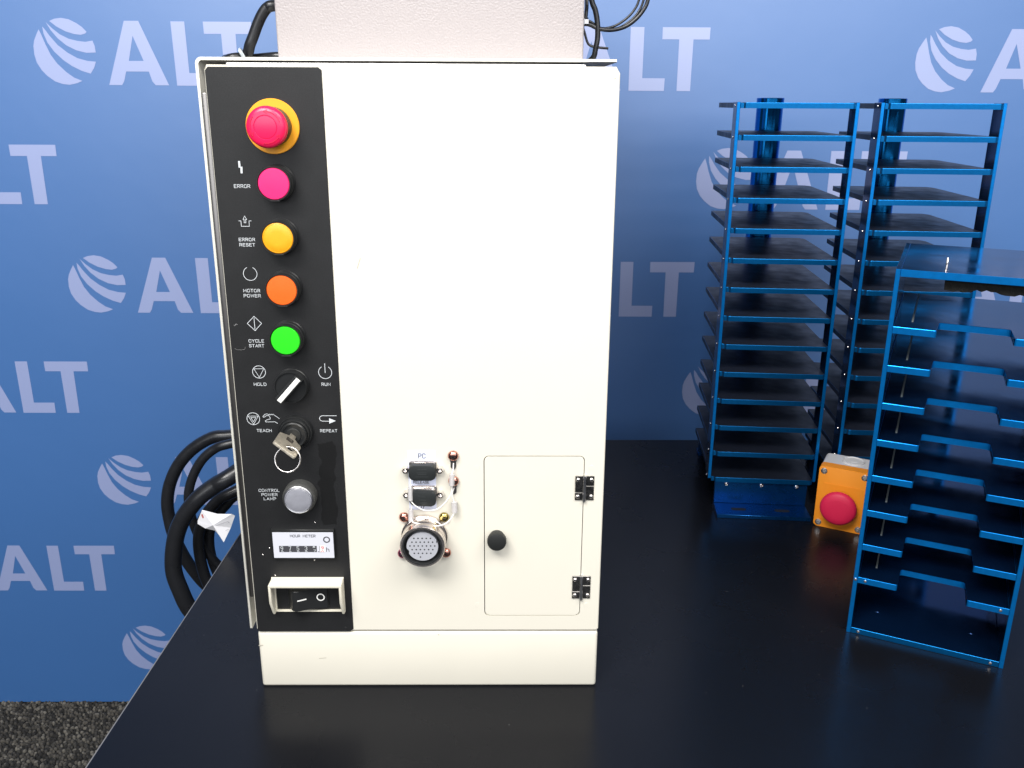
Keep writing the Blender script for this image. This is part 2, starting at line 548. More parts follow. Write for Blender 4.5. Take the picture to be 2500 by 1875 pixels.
def ribbons(name, strokes, w, d, m, parent, ax=XZ, scale=mm):
    bm = bmesh.new()
    for i, s in enumerate(strokes):
        add_ribbon(bm, [(p[0] * scale, p[1] * scale) for p in s], w * scale, d - i * 0.00001, ax)
    return mesh_ob(name, bm, m, parent)


def text(name, s, x, z, width, h, w, d, m, parent, ax=XZ):
    """stroke text whose cap box starts at (x, z), in millimetres"""
    gap = 0.36
    tot = 0
    for ch in s:
        tot += (0.6 if ch == ' ' else GL[ch][0]) + gap
    tot -= gap
    kx = (width - w) / tot
    kz = h - w
    cur = 0
    out = []
    for ch in s:
        if ch == ' ':
            cur += 0.6 + gap
            continue
        gw, st = GL[ch]
        for sk in st:
            out.append([(x + w / 2 + (cur + p[0]) * kx, z + w / 2 + p[1] * kz) for p in sk])
        cur += gw + gap
    return ribbons(name, out, w, d, m, parent, ax)


# ------------------------------------------------------------------ setting: floor and backdrop
FLOOR = -0.74
bm = bmesh.new()
add_box(bm, -2.6, 2.8, -1.8, 1.35, FLOOR - 0.02, FLOOR)
fl = mesh_ob("floor", bm, CARPET)
tag(fl, kind="structure")

bm = bmesh.new()
for ix in range(96):
    for iy in range(150):
        x = -1.18 + ix * 0.0075 + random.uniform(-.003, .003)
        y = -0.16 + iy * 0.0075 + random.uniform(-.003, .003)
        if y > 0.945:
            continue
        rx, ry = random.uniform(.0032, .0058), random.uniform(.0028, .0048)
        a = random.uniform(0, math.pi)
        h = random.uniform(.004, .0085)
        ring = []
        ring2 = []
        for k_ in range(6):
            t = k_ * math.pi / 3
            u, v = rx * math.cos(t), ry * math.sin(t)
            ring.append(bm.verts.new((x + u * math.cos(a) - v * math.sin(a), y + u * math.sin(a) + v * math.cos(a), FLOOR + 0.0002)))
            ring2.append(bm.verts.new((x + .75 * (u * math.cos(a) - v * math.sin(a)), y + .75 * (u * math.sin(a) + v * math.cos(a)), FLOOR + h * .75)))
        top = bm.verts.new((x, y, FLOOR + h))
        mi = random.choice((0, 0, 1, 1, 2, 2, 3))
        for k_ in range(6):
            j = (k_ + 1) % 6
            bm.faces.new((ring[k_], ring[j], ring2[j], ring2[k_])).material_index = mi
            bm.faces.new((ring2[k_], ring2[j], top)).material_index = mi
pile = mesh_ob("carpet_pile", bm, PILES, None, 80)
tag(pile, "dark grey looped carpet pile below the backdrop", "carpet", kind="stuff")

BY = 0.940
bd = empty("backdrop", (0.2, BY, FLOOR))
tag(bd, "blue printed backdrop banner with pale repeated globe and ALT lettering", "backdrop")
bm = bmesh.new()
nx, nz = 60, 40
grid = []
for i in range(nx + 1):
    col = []
    for j in range(nz + 1):
        x = -1.75 + 3.5 * i / nx
        z = 0.004 + 2.3 * j / nz
        y = -0.004
        col.append(bm.verts.new((x, y + 0.004, z)))
    grid.append(col)
for i in range(nx):
    for j in range(nz):
        bm.faces.new((grid[i][j], grid[i + 1][j], grid[i + 1][j + 1], grid[i][j + 1]))
r = bmesh.ops.extrude_face_region(bm, geom=bm.faces[:])
for v in [g for g in r["geom"] if isinstance(g, bmesh.types.BMVert)]:
    v.co.y += 0.002
sheet = mesh_ob("banner_sheet", bm, BANNER, bd, 30)

LOGO = [
    # globe swooshes (mm, from the lower left of the logo)
    [(14.3, 94.9), (9, 86.5), (3.4, 76.2), (.6, 66.8), (0, 52), (2.4, 38.4), (9.4, 25.1), (18, 15.6), (30.7, 6.1), (44.2, 1.7), (56.1, .4), (70.7, 3.4), (80.4, 7.3), (66.1, 13), (53.3, 22.5), (39.3, 36.7), (29.6, 51.8), (22.5, 70.6), (17.8, 85.6)],
    [(21.4, 99.6), (22.1, 87.5), (26.8, 72.5), (36.5, 57.5), (50.4, 43.4), (64.9, 33), (81.9, 24.6), (97.3, 19.9), (104.7, 29.5), (109.7, 40.5), (94.4, 41.8), (76.9, 46.4), (60.2, 55.8), (44.2, 68.9), (32.5, 83.8), (25.2, 95)],
    [(28.7, 107.1), (35.9, 93.2), (45.9, 80.2), (60, 68), (76.8, 59.7), (94.3, 55.6), (111.4, 56.1), (111, 67.4), (108.2, 76.4), (94.9, 74.2), (81.1, 75.7), (65.7, 79.3), (50.9, 86.7), (38.5, 96.9)],
    [(35.3, 108.9), (44.8, 112.7), (57, 114.2), (70.5, 111.9), (83.5, 105.5), (92.5, 99.1), (99.7, 91.1), (96.9, 88.3), (88.6, 86), (76.8, 87.2), (61.6, 91.8), (46.8, 99.7)],
    [(252, 109.5), (276.8, 109.5), (277, 22), (318.5, 22), (318, 0), (252.5, 0)],
    [(310, 109.5), (396.8, 109.5), (396.4, 89), (367, 89), (366.5, 0), (341.5, 0), (341, 89), (310.3, 89)],
]
LOGO_A = ([(128.5, .5), (168.7, 110), (194.5, 110), (237.8, .5), (213.5, .5), (208, 7), (203.5, 24), (162.3, 24), (156.5, 7), (152, .5)], [(169.4, 42.2), (181.4, 84.7), (196.2, 42.3)])


def logo_mesh():
    bm = bmesh.new()
    for pl in LOGO:
        es = []
        vs = [bm.verts.new((p[0] * mm, 0, p[1] * mm)) for p in pl]
        for i in range(len(vs)):
            es.append(bm.edges.new((vs[i], vs[(i + 1) % len(vs)])))
        bmesh.ops.triangle_fill(bm, edges=es, use_beauty=True)
    es = []
    for pl in LOGO_A:
        vs = [bm.verts.new((p[0] * mm, 0, p[1] * mm)) for p in pl]
        for i in range(len(vs)):
            es.append(bm.edges.new((vs[i], vs[(i + 1) % len(vs)])))
    bmesh.ops.triangle_fill(bm, edges=es, use_beauty=True)
    bmesh.ops.recalc_face_normals(bm, faces=bm.faces)
    me = bpy.data.meshes.new("printed_logo")
    bm.to_mesh(me)
    bm.free()
    me.materials.append(PRINT)
    return me


LM = logo_mesh()
rows = [(0.6025, 0), (0.387, 1), (0.1755, 0), (-0.0345, 1), (-0.2415, 0), (-0.4475, 1), (-0.650, 0)]
for rz_, odd in rows:
    xs = (-1.000, -0.985) if odd else (-0.604, 0.228, 1.003)
    xs = (-0.986, 0.615) if odd else (-0.603, 0.226, 1.003)
    for x in xs:
        o = bpy.data.objects.new("printed_logo", LM)
        COL.objects.link(o)
        o.parent = bd
        dz = -0.0045 if x > 0.1 else 0.0
        o.location = (x - 0.2, -0.0004, rz_ + dz - FLOOR)

# ------------------------------------------------------------------ table
tb = empty("table", (0.7, 0.15, FLOOR))
tag(tb, "black laminate table carrying the cabinet and blue racks", "table")
tl = lambda x, y: (x - 0.7, y - 0.15)
top_pts = [tl(-0.1262 + 0.023 * (-0.42), -0.42), tl(1.75, -0.42), tl(1.75, 0.7035), tl(-0.1262 + 0.023 * 0.7035, 0.7035)]
prism("table_top", top_pts, -FLOOR, -FLOOR - 0.028, XY, TABLE, tb, bevel=0.0012, seg=2)
eb = bmesh.new()
n_ = Vector((-1, 0.023))
a0, a1 = Vector(top_pts[0]), Vector(top_pts[3])
add_prism(eb, [(a0.x - .0012, a0.y), (a0.x - .0001, a0.y), (a1.x - .0001, a1.y), (a1.x - .0012, a1.y)], -FLOOR - 0.0006, -FLOOR - 0.0275, XY)
mesh_ob("edge_band", eb, TEDGE, tb)
for lx, ly in ((-0.70, -0.48), (0.97, -0.48), (-0.70, 0.47), (0.97, 0.47)):
    box("table_leg", lx, lx + 0.045, ly, ly + 0.045, 0, -FLOOR - 0.029, BLACKP, tb, 0.003)

# ------------------------------------------------------------------ control cabinet
cab = empty("control_cabinet", (0, 0, 0))
tag(cab, "cream steel control cabinet with black button strip and small hinged door", "cabinet")

# chassis, kick plate, front panel, door
box("chassis", 0.0105, 0.319, 0.0235, 0.42, 0.068, 0.6075, STEEL, cab, 0.002)
box("chassis_flange", -0.0100, -0.0050, 0.0175, 0.030, 0.094, 0.583, LUG, cab, 0.0015)
bm = bmesh.new()
add_box(bm, 0.0002, 0.3448, 0.0, 0.42, 0.0, 0.0648, 0.0032, 3)
mesh_ob("kick_plate", bm, CREAM, cab, 50)
X0, X1, Z0, Z1 = 0.0, 0.345, 0.0664, 0.6033
outl = [(X0, Z0 + .002), (X0 + .002, Z0), (X1 - .002, Z0), (X1, Z0 + .002), (X1, Z1 - .004), (X1 - .004, Z1), (X0 + .003, Z1), (X0, Z1 - .003)]
prism("front_panel", outl, 0.0, 0.0175, XZ, CREAM, cab, holes=[rrect(.2297, .3259, .0833, .2570, .005)], bevel=0.0014, seg=3)
door = prism("access_door", rrect(.2305, .3252, .0841, .2562, .0045), 0.0002, 0.004, XZ, CREAM, cab, bevel=0.0005, seg=2)
box("door_gap_shade", .222, .333, 0.0180, 0.0225, .076, .264, HOLE, cab)  # dark sheet added so the door gap shows as unlit inside
lathe("door_knob", [(0, 0.0), (.0075, 0.0), (.0075, .004), (.0088, .0045), (.0094, .006), (.0094, .0105), (.0088, .0118), (.0060, .0126), (0, .0128)], (.2423, .1716), BLACKRUB, door, 48,
      notch=lambda i, r, p: 1.0 if not (.005 < p < .0115) else (1.0 if i % 2 else .965))
for hz in (.21135, .1037):
    hh = .0253
    hb = bmesh.new()
    add_box(hb, .3173, .3249, -.0013, -.0002, hz + .0084, hz + hh, .0003, 1)
    add_box(hb, .3173, .3249, -.0011, -.0002, hz, hz + .0078, .0003, 1)
    add_box(hb, .3275, .3354, -.0013, -.0002, hz + .0152, hz + hh, .0003, 1)
    add_box(hb, .3275, .3354, -.0011, -.0002, hz, hz + .0146, .0003, 1)
    hinge = mesh_ob("hinge", hb, HINGESTEEL, cab)
    kb = bmesh.new()
    for za, zb in ((hz + .0150, hz + hh + .0004), (hz + .0103, hz + .0148), (hz - .0008, hz + .0101)):
        add_tube(kb, [(.3262, -.0017, za), (.3262, -.0017, zb)], .0017, 14, raw=True)
    mesh_ob("hinge_knuckle", kb, STEEL, hinge, 40)
    for sx in (.3200, .3327):
        for sz in (hz + .0040, hz + .0214):
            sb = bmesh.new()
            add_lathe(sb, [(.0022, .0013), (.0022, .0016), (.0017, .0024), (.0008, .0027), (0, .0025)], (sx, sz), 16)
            mesh_ob("hinge_screw", sb, BRIGHT, hinge, 40)
for px, pz in ((.2232, .2448), (.3322, .2450), (.2229, .0959), (.3319, .0959)):
    lathe("plug_disc", [(.0026, .0), (.0025, .00014), (0, .00014)], (px, pz), CREAM, cab, 20)

# cover: rounded inverted L of sheet steel
cov = bmesh.new()
CX0, CX1, CZ0, CZ1, CT = -0.0165, 0.3454, 0.0495, 0.6119, 0.0025
R = 0.005
outer = [(CX0, CZ0)] + [(CX0 + R - R * math.cos(math.radians(a)), CZ1 - R + R * math.sin(math.radians(a))) for a in (0, 15, 30, 45, 60, 75, 90)] + [(CX1, CZ1)]
ri = R - CT
inner = [(CX1, CZ1 - CT)] + [(CX0 + R - ri * math.cos(math.radians(a)), CZ1 - R + ri * math.sin(math.radians(a))) for a in (90, 70, 45, 20, 0)] + [(CX0 + CT, CZ0)]
add_prism(cov, outer + inner, 0.030, 0.43, XZ, bevel=0.0005, seg=2)
mesh_ob("cover", cov, CREAM2, cab, 40)
box("rear_plate", CX0 + .004, 0.340, 0.423, 0.428, 0.066, 0.608, CREAM2, cab)

# black control strip
ov = [(.0012, .0672), (.0030, .0660), (.0945, .0660), (.0975, .0690), (.0972, .6008), (.0945, .6030), (.0035, .6030), (.0010, .6002)]
strip = prism("control_strip", ov, -0.0010, -0.0001, XZ, OVER, cab, bevel=0.0003, seg=1)
DT = -0.0012     # depth of print on the strip

for nm, x, z, w_, h_ in (('ERROR', 16.7, 504.9, 14.0, 3.1), ('ERROR', 16.8, 459.3, 14.2, 2.9), ('RESET', 16.9, 454.7, 13.8, 2.9), ('MOTOR', 16.8, 413.9, 15.0, 3.0), ('POWER', 16.8, 409.3, 15.2, 3.0),
                         ('CYCLE', 17.6, 367.7, 14.0, 3.0), ('START', 17.7, 363.2, 13.7, 3.0), ('HOLD', 18.9, 326.5, 11.5, 3.0), ('RUN', 80.9, 326.6, 8.3, 3.0), ('TEACH', 17.8, 281.1, 13.9, 3.0), ('REPEAT', 76.9, 281.0, 16.1, 3.0),
                         ('CONTROL', 14.6, 220.0, 19.9, 3.1), ('POWER', 16.9, 215.6, 15.4, 3.0), ('LAMP', 18.8, 211.3, 11.9, 3.0)):
    text("legend_" + nm.lower(), nm, x, z, w_, h_, 0.40, DT, WHITEINK, strip)


def circ(cx, cz, r, a0=0, a1=360, n=28):
    return arc(cx, cz, r, r, a0, a1, n)


bmk = bmesh.new()
for q in ([(22.0, 527.4), (23.7, 527.4), (23.85, 521.9), (22.1, 521.9)], [(23.55, 522.7), (25.4, 522.7), (25.1, 517.2), (23.4, 517.2)]):
    d_ = DT if q[0][0] < 23 else DT - .00002
    bmk.faces.new([bmk.verts.new((p[0] * mm, d_, p[1] * mm)) for p in q])
mesh_ob("error_symbol", bmk, WHITEINK, strip)
ribbons("reset_symbol", [[(23.6, 481.1), (25.2, 478.2), (24.3, 478.2), (24.3, 475.3), (22.8, 475.3), (22.9, 478.2), (22.0, 478.2), (23.6, 481.1)], [(18.1, 476.9), (20.1, 476.9), (20.1, 472.2), (27.0, 472.2), (27.1, 476.9), (29.0, 476.9)]], .42, DT, WHITEINK, strip)
ribbons("motor_symbol", [circ(24.2, 430.6, 6.0, 116, 424)], .45, DT, WHITEINK, strip)
ribbons("start_symbol", [[(24.3, 392.0), (30.6, 385.5), (24.3, 378.8), (17.8, 385.4), (24.3, 392.0)], [(24.25, 390.4), (24.25, 380.3)]], .48, DT, WHITEINK, strip)
ribbons("hold_symbol", [circ(24.6, 339.8, 5.9), [(20.1, 342.9), (29.1, 342.9), (24.6, 334.6), (20.1, 342.9)]], .5, DT, WHITEINK, strip)
ribbons("run_symbol", [circ(85.0, 339.6, 6.0, 122, 418), [(85.0, 347.9), (85.0, 339.2)]], .5, DT, WHITEINK, strip)
ribbons("teach_symbol", [circ(15.6, 294.3, 5.9), [(11.1, 296.9), (20.3, 296.9), (15.5, 288.8), (11.1, 296.9)], [(13.4, 295.5), (18.1, 295.5), (15.5, 291.4), (13.4, 295.5)]], .5, DT, WHITEINK, strip)
hand = [(39.7, 294.5), (34.3, 298.8), (33.2, 298.2), (32.6, 298.9), (31.6, 298.2), (31.0, 299.0), (29.9, 298.3), (29.2, 299.1), (27.1, 298.9), (24.8, 296.8), (25.1, 295.8), (25.8, 295.8), (28.0, 297.4), (30.1, 297.7), (31.3, 295.5), (31.2, 294.0), (27.6, 293.1), (26.7, 292.2), (27.1, 291.1), (35.4, 291.4), (37.9, 289.7)]
ribbons("hand_symbol", [hand], .46, DT, WHITEINK, strip)
ro = ribbons("repeat_symbol", [[(92.9, 297.4), (79.6, 297.4), (77.9, 296.6), (77.0, 294.8), (77.7, 292.9), (79.6, 292.0), (86.2, 292.0)]], .5, DT, WHITEINK, strip)
bmk = bmesh.new()
bmk.faces.new([bmk.verts.new((p[0] * mm, DT - .00002, p[1] * mm)) for p in ((86.0, 295.0), (92.1, 292.3), (85.9, 289.6))])
mesh_ob("repeat_arrow", bmk, WHITEINK, strip)

CXB = 0.0544
# emergency stop
es = lathe("emergency_stop", [(.0130, .0010), (.0225, .0010), (.0225, .0022), (.0221, .0026), (.0130, .0026)], (.0538, .5558), RINGY, cab, 64)
lathe("collar", [(.0160, .0026), (.0160, .0075), (.0150, .0080), (.0150, .0095), (.0160, .0100), (.0160, .0125), (.0148, .013), (.0148, .018), (.012, .019)], (.0540, .5558), BLACKP, es, 56)
lathe("mushroom_head", [(.0140, .0165), (.0160, .0170), (.0167, .0185), (.0168, .0215), (.0163, .0243), (.0150, .0258), (.0125, .0267), (.0097, .0270), (.0093, .0266), (.0089, .0270), (.0060, .0275), (0, .0278)], (.0540, .5558), MUSH, es, 64)
for k_, a0 in enumerate((20, 140, 260)):
    st = arc(54.0, 555.8, 12.6, 12.6, a0, a0 + 62, 10)
    e_ = st[-1]
    a_ = math.radians(a0 + 66)
    hd = [(54.0 + 10.9 * math.cos(a_ - .1), 555.8 + 10.9 * math.sin(a_ - .1)), (54.0 + 12.6 * math.cos(a_ + .12), 555.8 + 12.6 * math.sin(a_ + .12)), (54.0 + 14.0 * math.cos(a_ - .1), 555.8 + 14.0 * math.sin(a_ - .1))]
    ribbons("turn_arrow", [st, hd], .45, -0.02715, MUSHD, es)


def push_button(nm, cz, lens, rl=.0132, ring=False):
    b = lathe(nm, [(.0154, .0010), (.0154, .0028), (.0148, .0034), (.0148, .0078), (.0152, .0082), (.0152, .0098), (.0147, .0104), (.0146, .0150), (.0142, .0160), (.0137, .0160), (.0134, .0146)], (CXB, cz), BLACKP, cab, 56)
    prof = [(rl + .0002, .0125), (rl, .0150), (rl - .0006, .0156)]
    if ring:
        prof += [(.0122, .0157), (.0120, .01545), (.0116, .0157)]
    prof += [(.006, .0160), (0, .0161)]
    lathe("lens", prof, (CXB, cz), lens, b, 56)
    nb = bmesh.new()
    add_box(nb, CXB - .0042, CXB + .0042, -.0163, -.0140, cz - .0146, cz - .0136, .0002, 1)
    mesh_ob("lens_catch", nb, BLACKP, b)
    return b


push_button("error_lamp", .5097, L_RED)
push_button("reset_button", .4640, L_YEL, ring=True)
push_button("motor_button", .4186, L_ORA)
push_button("start_button", .3732, L_GRE, .0129)

# hold / run selector
sel = lathe("selector_switch", [(.0158, .0010), (.0158, .0030), (.0152, .0036), (.0152, .0090), (.0146, .0104), (.0140, .0104), (.0136, .0090), (0, .0090)], (CXB, .3278), BLACKP, cab, 56)
ang = math.radians(48.2)
ux, uz = math.cos(ang), math.sin(ang)


def orect(cx, cz, l, w):
    return [(cx + a * l / 2 * ux - b * w / 2 * uz, cz + a * l / 2 * uz + b * w / 2 * ux) for a, b in ((-1, -1), (1, -1), (1, 1), (-1, 1))]


prism("selector_handle", orect(CXB, .3278, .0292, .0082), -.0188, -.0085, XZ, BLACKP, sel, bevel=.0012, seg=2)
prism("white_pointer", orect(CXB + .0004, .3276, .0284, .0044), -.0194, -.0180, XZ, WHITEP, sel, bevel=.0004, seg=1)

# key switch
ks = lathe("key_switch", [(.0160, .0010), (.0160, .0060), (.0156, .0070), (.0150, .0070), (.0148, .0064), (.0140, .0064), (.0138, .0095), (.0130, .0105), (.0124, .0100), (.0122, .0125), (.0112, .0135), (.0100, .0132), (.0098, .0120), (.0, .0122)], (.0546, .2822), BLACKP, cab, 56)
lathe("lock_barrel", [(.0070, .0120), (.0070, .0135), (.0066, .0138), (0, .0138)], (.0546, .2822), BLACKRUB, ks, 40)

# lamp
lp = lathe("power_lamp", [(.0158, .0010), (.0158, .0100), (.0154, .0112), (.0148, .0126), (.0143, .0130), (.0138, .0122)], (.0548, .2173), mat("lamp_body", (0.055, 0.056, 0.054), 0.6, bump=(700, .4, .0004), var=(300, .4)), cab, 56)
lathe("clear_rim", [(.0140, .0118), (.0140, .0136), (.0132, .0142), (.0124, .0138)], (.0548, .2173), STEEL, lp, 56)
lathe("lens", [(.0127, .0125), (.0126, .0144), (.0119, .0150), (.0116, .0146), (.0110, .0149), (.0050, .0153), (0, .0154)], (.0548, .2173), L_CLR, lp, 56)

# hour meter
hm = box("hour_meter", .0240, .0846, -.0052, -.0008, .1508, .1818, BLACKP, cab, .0004, 1)
prism("meter_plate", rrect(.0253, .0838, .1518, .1792, .0004, 2), -.0056, -.0050, XZ, METERWHITE, hm)
text("meter_legend", "HOUR METER", 42.3, 174.2, 24.6, 2.9, .36, -.0058, DARKINK, hm)
ribbons("meter_ring", [circ(77.4, 171.6, 2.8)], 1.1, -.0058, DARKINK, hm)
prism("counter_window", [(.0309, .1582), (.0673, .1582), (.0673, .1648), (.0309, .1648)], -.0058, -.0055, XZ, DARKINK, hm)
for i, ch in enumerate("9753"):
    text("counter_digit", ch, 32.3 + i * 7.75, 159.9, 2.6, 4.7, .44, -.0060, WHITEINK, hm)
text("counter_digit", "6", 63.4, 163.0, 2.5, 1.7, .42, -.0060, WHITEINK, hm)
text("counter_digit", "7", 64.0, 158.4, 2.5, 2.6, .42, -.0060, WHITEINK, hm)
for i in range(4):
    ribbons("next_digit", [arc(33.8 + i * 7.75, 158.3, .9, .9, 0, 180, 6)], .42, -.0060, WHITEINK, hm)
prism("decimal_wheel", [(.0702, .1582), (.0753, .1582), (.0753, .1648), (.0702, .1648)], -.0058, -.0055, XZ, WHITEP, hm)
ribbons("wheel_edge", [[(70.3, 164.7), (70.3, 158.3)]], .35, -.0060, DARKINK, hm)
text("counter_digit", "9", 71.6, 161.3, 2.6, 3.4, .5, -.0060, REDINK, hm)
ribbons("next_digit", [arc(72.9, 158.5, 1.1, 1.4, 0, 180, 6)], .5, -.0060, REDINK, hm)
ribbons("decimal_point", [[(68.6, 158.6), (69.2, 158.6)]], .7, -.0058, DARKINK, hm)
text("unit_legend", "h", 76.4, 158.4, 3.0, 5.0, .55, -.0058, DARKINK, hm)

# mains switch with guard
gd = prism("switch_guard", [(.0196, .0896), (.0908, .0896), (.0908, .1280), (.0196, .1280)], -.0028, -.0009, XZ, IVORY, cab, holes=[[(.0232, .0918), (.0866, .0918), (.0866, .1178), (.0232, .1178)]], bevel=.0005, seg=1)
gb = bmesh.new()
add_prism(gb, rrect(.0196, .0908, .1245, .1280, .0017, 3), -.0165, -.0027, XZ, bevel=.0006, seg=2)
mesh_ob("guard_visor", gb, IVORY, gd, 40)
for x in (.0196, .0883):
    gb = bmesh.new()
    prof = [(-.0027, .0897), (-.0064, .0897), (-.0072, .0915), (-.0162, .1075), (-.0165, .1255), (-.0027, .1255)]
    add_prism(gb, prof, x, x + .0025, YZ, bevel=.0005, seg=1, both=True)
    mesh_ob("guard_cheek", gb, IVORY, gd, 30)
rk = box("rocker_switch", .0345, .0750, -.0026, -.0008, .0948, .1183, BLACKP, gd, .0003, 1)
rb_ = bmesh.new()
add_prism(rb_, [(.0352, -.0024), (.0385, -.0075), (.0412, -.0112), (.0440, -.0120), (.0478, -.0112), (.0570, -.0066), (.0740, -.0042), (.0744, -.0024)], .0955, .1175, XY, bevel=.0003, seg=1, both=True)
mesh_ob("rocker", rb_, BLACKP, rk, 35)
ribbons("rocker_off_mark", [circ(67.9, 108.4, 3.5)], 1.15, -.0061, WHITEP, rk)
bmk = bmesh.new()
for p in ((46.2, -.01245, 107.0), (54.3, -.0085, 107.0), (54.3, -.0085, 108.4), (46.2, -.01245, 108.4)):
    bmk.verts.new((p[0] * mm, p[1], p[2] * mm))
bmk.verts.ensure_lookup_table()
bmk.faces.new(bmk.verts)
mesh_ob("rocker_on_mark", bmk, WHITEP, rk)

# ---- connectors on the white side of the panel
prism("connector_label", rrect(.1580, .1842, .2010, .2624, .0004, 2), -.00022, -.00002, XZ, LABELW, cab)
DL = -.0004
text("label_pc", "PC", 167.8, 254.3, 7.0, 5.1, .62, DL, DARKINK, cab)
text("label_brake", "BRAKE", 164.8, 231.9, 10.6, 3.0, .42, DL, DARKINK, cab)
text("label_release", "RELEASE", 162.4, 228.3, 15.3, 2.9, .42, DL, DARKINK, cab)
text("label_tp", "TP", 168.2, 202.3, 5.6, 4.8, .62, DL, DARKINK, cab)


def dsub(nm, cz, tilt, dzc, cap_txt):
    sh = prism(nm, rrect(.1590, .1850, cz - .0083, cz + .0083, .0022), -.0018, -.0004, XZ, NICKEL, cab, bevel=.0005, seg=2, smooth=40)
    prism("shell", rrect(.1608, .1834, cz - .0068, cz + .0068, .0035), -.0055, -.0016, XZ, NICKEL, sh, bevel=.0006, seg=2, smooth=40)
    cb = bmesh.new()
    add_prism(cb, rrect(-.0125, .0125, -.0077, .0077, .0042, 6), -.0100, -.0030, XZ, bevel=.0012, seg=3)
    cap = mesh_ob("dust_cap", cb, DUSTCAP, sh, 50)
    cap.location = (.1720, 0, cz + dzc)
    cap.rotation_euler = (0.05, tilt, 0)
    sb = bmesh.new()
    for i, (a, b, l) in enumerate(cap_txt):
        add_ribbon(sb, [(a * mm, b * mm), ((a + l) * mm, b * mm)], .0004, -.0101 - i * .00001)
    mesh_ob("moulded_mark", sb, mat("moulded_mark_" + nm, (.05, .055, .057), .5), cap)
    for nx_ in (.1556, .1885):
        nb = bmesh.new()
        add_lathe(nb, [(.0034, .0004), (.0034, .0058), (.0029, .0066), (.0017, .0066), (.0015, .0050), (0, .0045)], (nx_, cz + .0001), 6)
        mesh_ob("hex_standoff", nb, BRIGHT, sh)
    return sh


dsub("serial_connector", .2438, 0.0, -.0002, ((-4.0, 4.2, 2.5), (-.3, 4.2, 1.6), (2.2, 4.2, 1.8), (-5, .6, 9), (-6, -3.6, 12), (-4, -1, 8)))
dsub("brake_connector", .2184, math.radians(2.5), -.0012, ((-4.5, 3.0, 2.0), (-1.2, 2.4, 3.4), (-3.5, -1, 6.5), (-1, -4.0, 5)))


def dome(nm, cx, cz, r, m, parent, base=.0006, slot=True):
    o = lathe(nm, [(r * .96, base), (r, base + r * .12), (r * .97, base + r * .34), (r * .82, base + r * .58), (r * .55, base + r * .74), (r * .28, base + r * .80), (0, base + r * .81)], (cx, cz), m, parent, 28)
    return o


def cross_slot(cx, cz, r, base, parent):
    b = bmesh.new()
    for a, b_ in ((1, 0), (0, 1)):
        add_box(b, cx - (.42 * r if a else .10 * r), cx + (.42 * r if a else .10 * r), -(base + r * .83), -(base + r * .5), cz - (.42 * r if b_ else .10 * r), cz + (.42 * r if b_ else .10 * r))
    return mesh_ob("cross_slot", b, HOLE, parent)


for cz, m in ((.2577, COPPER), (.2318, COPPER)):
    s = dome("lug_screw", .2010, cz, .0052, m, cab, .0010)
    cross_slot(.2010, cz - .0004, .0052, .0010, s)
    lb = bmesh.new()
    add_prism(lb, [(.1980, cz), (.1980, cz - .0063), (.1984, cz - .0064), (.1984, cz - .0118), (.1996, cz - .0138), (.2024, cz - .0138), (.2036, cz - .0118), (.2036, cz - .0064), (.2042, cz - .0063), (.2042, cz)], -.0012, -.0003, XZ)
    mesh_ob("tether_lug", lb, LUG, s)


def sleeve(nm, p, q, r, parent):
    b = bmesh.new()
    add_tube(b, [p, q], r, 16, raw=True)
    o = mesh_ob(nm, b, SLEEVE, parent, 40)
    return o


y = -.0055
t1 = tube("cap_tether", [(.2012, -.0014, .2500), (.2009, -.004, .2445), (.2000, y, .2405), (.1997, y - .001, .2300), (.1990, y - .002, .2222), (.1945, y - .003, .2143), (.1888, y - .004, .2084), (.1830, y - .005, .2056), (.1735, y - .006, .2056), (.1655, y - .006, .2100), (.1618, y - .006, .2140), (.1606, y - .005, .2166), (.1606, y - .004, .2290), (.1608, y - .003, .2375)], .00062, CORD, cab, 8)
sleeve("crimp_sleeve", (.2000, y, .2402), (.1994, y - .001, .2292), .0026, t1)
sleeve("crimp_sleeve", (.1603, y - .0045, .2282), (.1604, y - .0055, .2160), .0023, t1)
t2 = tube("cap_tether", [(.2013, -.0014, .2246), (.1994, -.003, .2175), (.2013, -.004, .2105), (.2016, -.0055, .2020), (.1990, -.0075, .1962), (.1943, -.0105, .1920), (.1885, -.0130, .1905), (.1840, -.0145, .1908), (.1735, -.0165, .1932), (.1635, -.0150, .1945), (.1607, -.0100, .1955), (.1602, -.0075, .2000), (.1607, -.0080, .2050), (.1613, -.0085, .2118)], .00062, CORD, cab, 8)
sleeve("crimp_sleeve", (.2014, -.0042, .2110), (.2017, -.0050, .2005), .0029, t2)
sleeve("crimp_sleeve", (.1601, -.0072, .2045), (.1598, -.0082, .1925), .0025, t2)

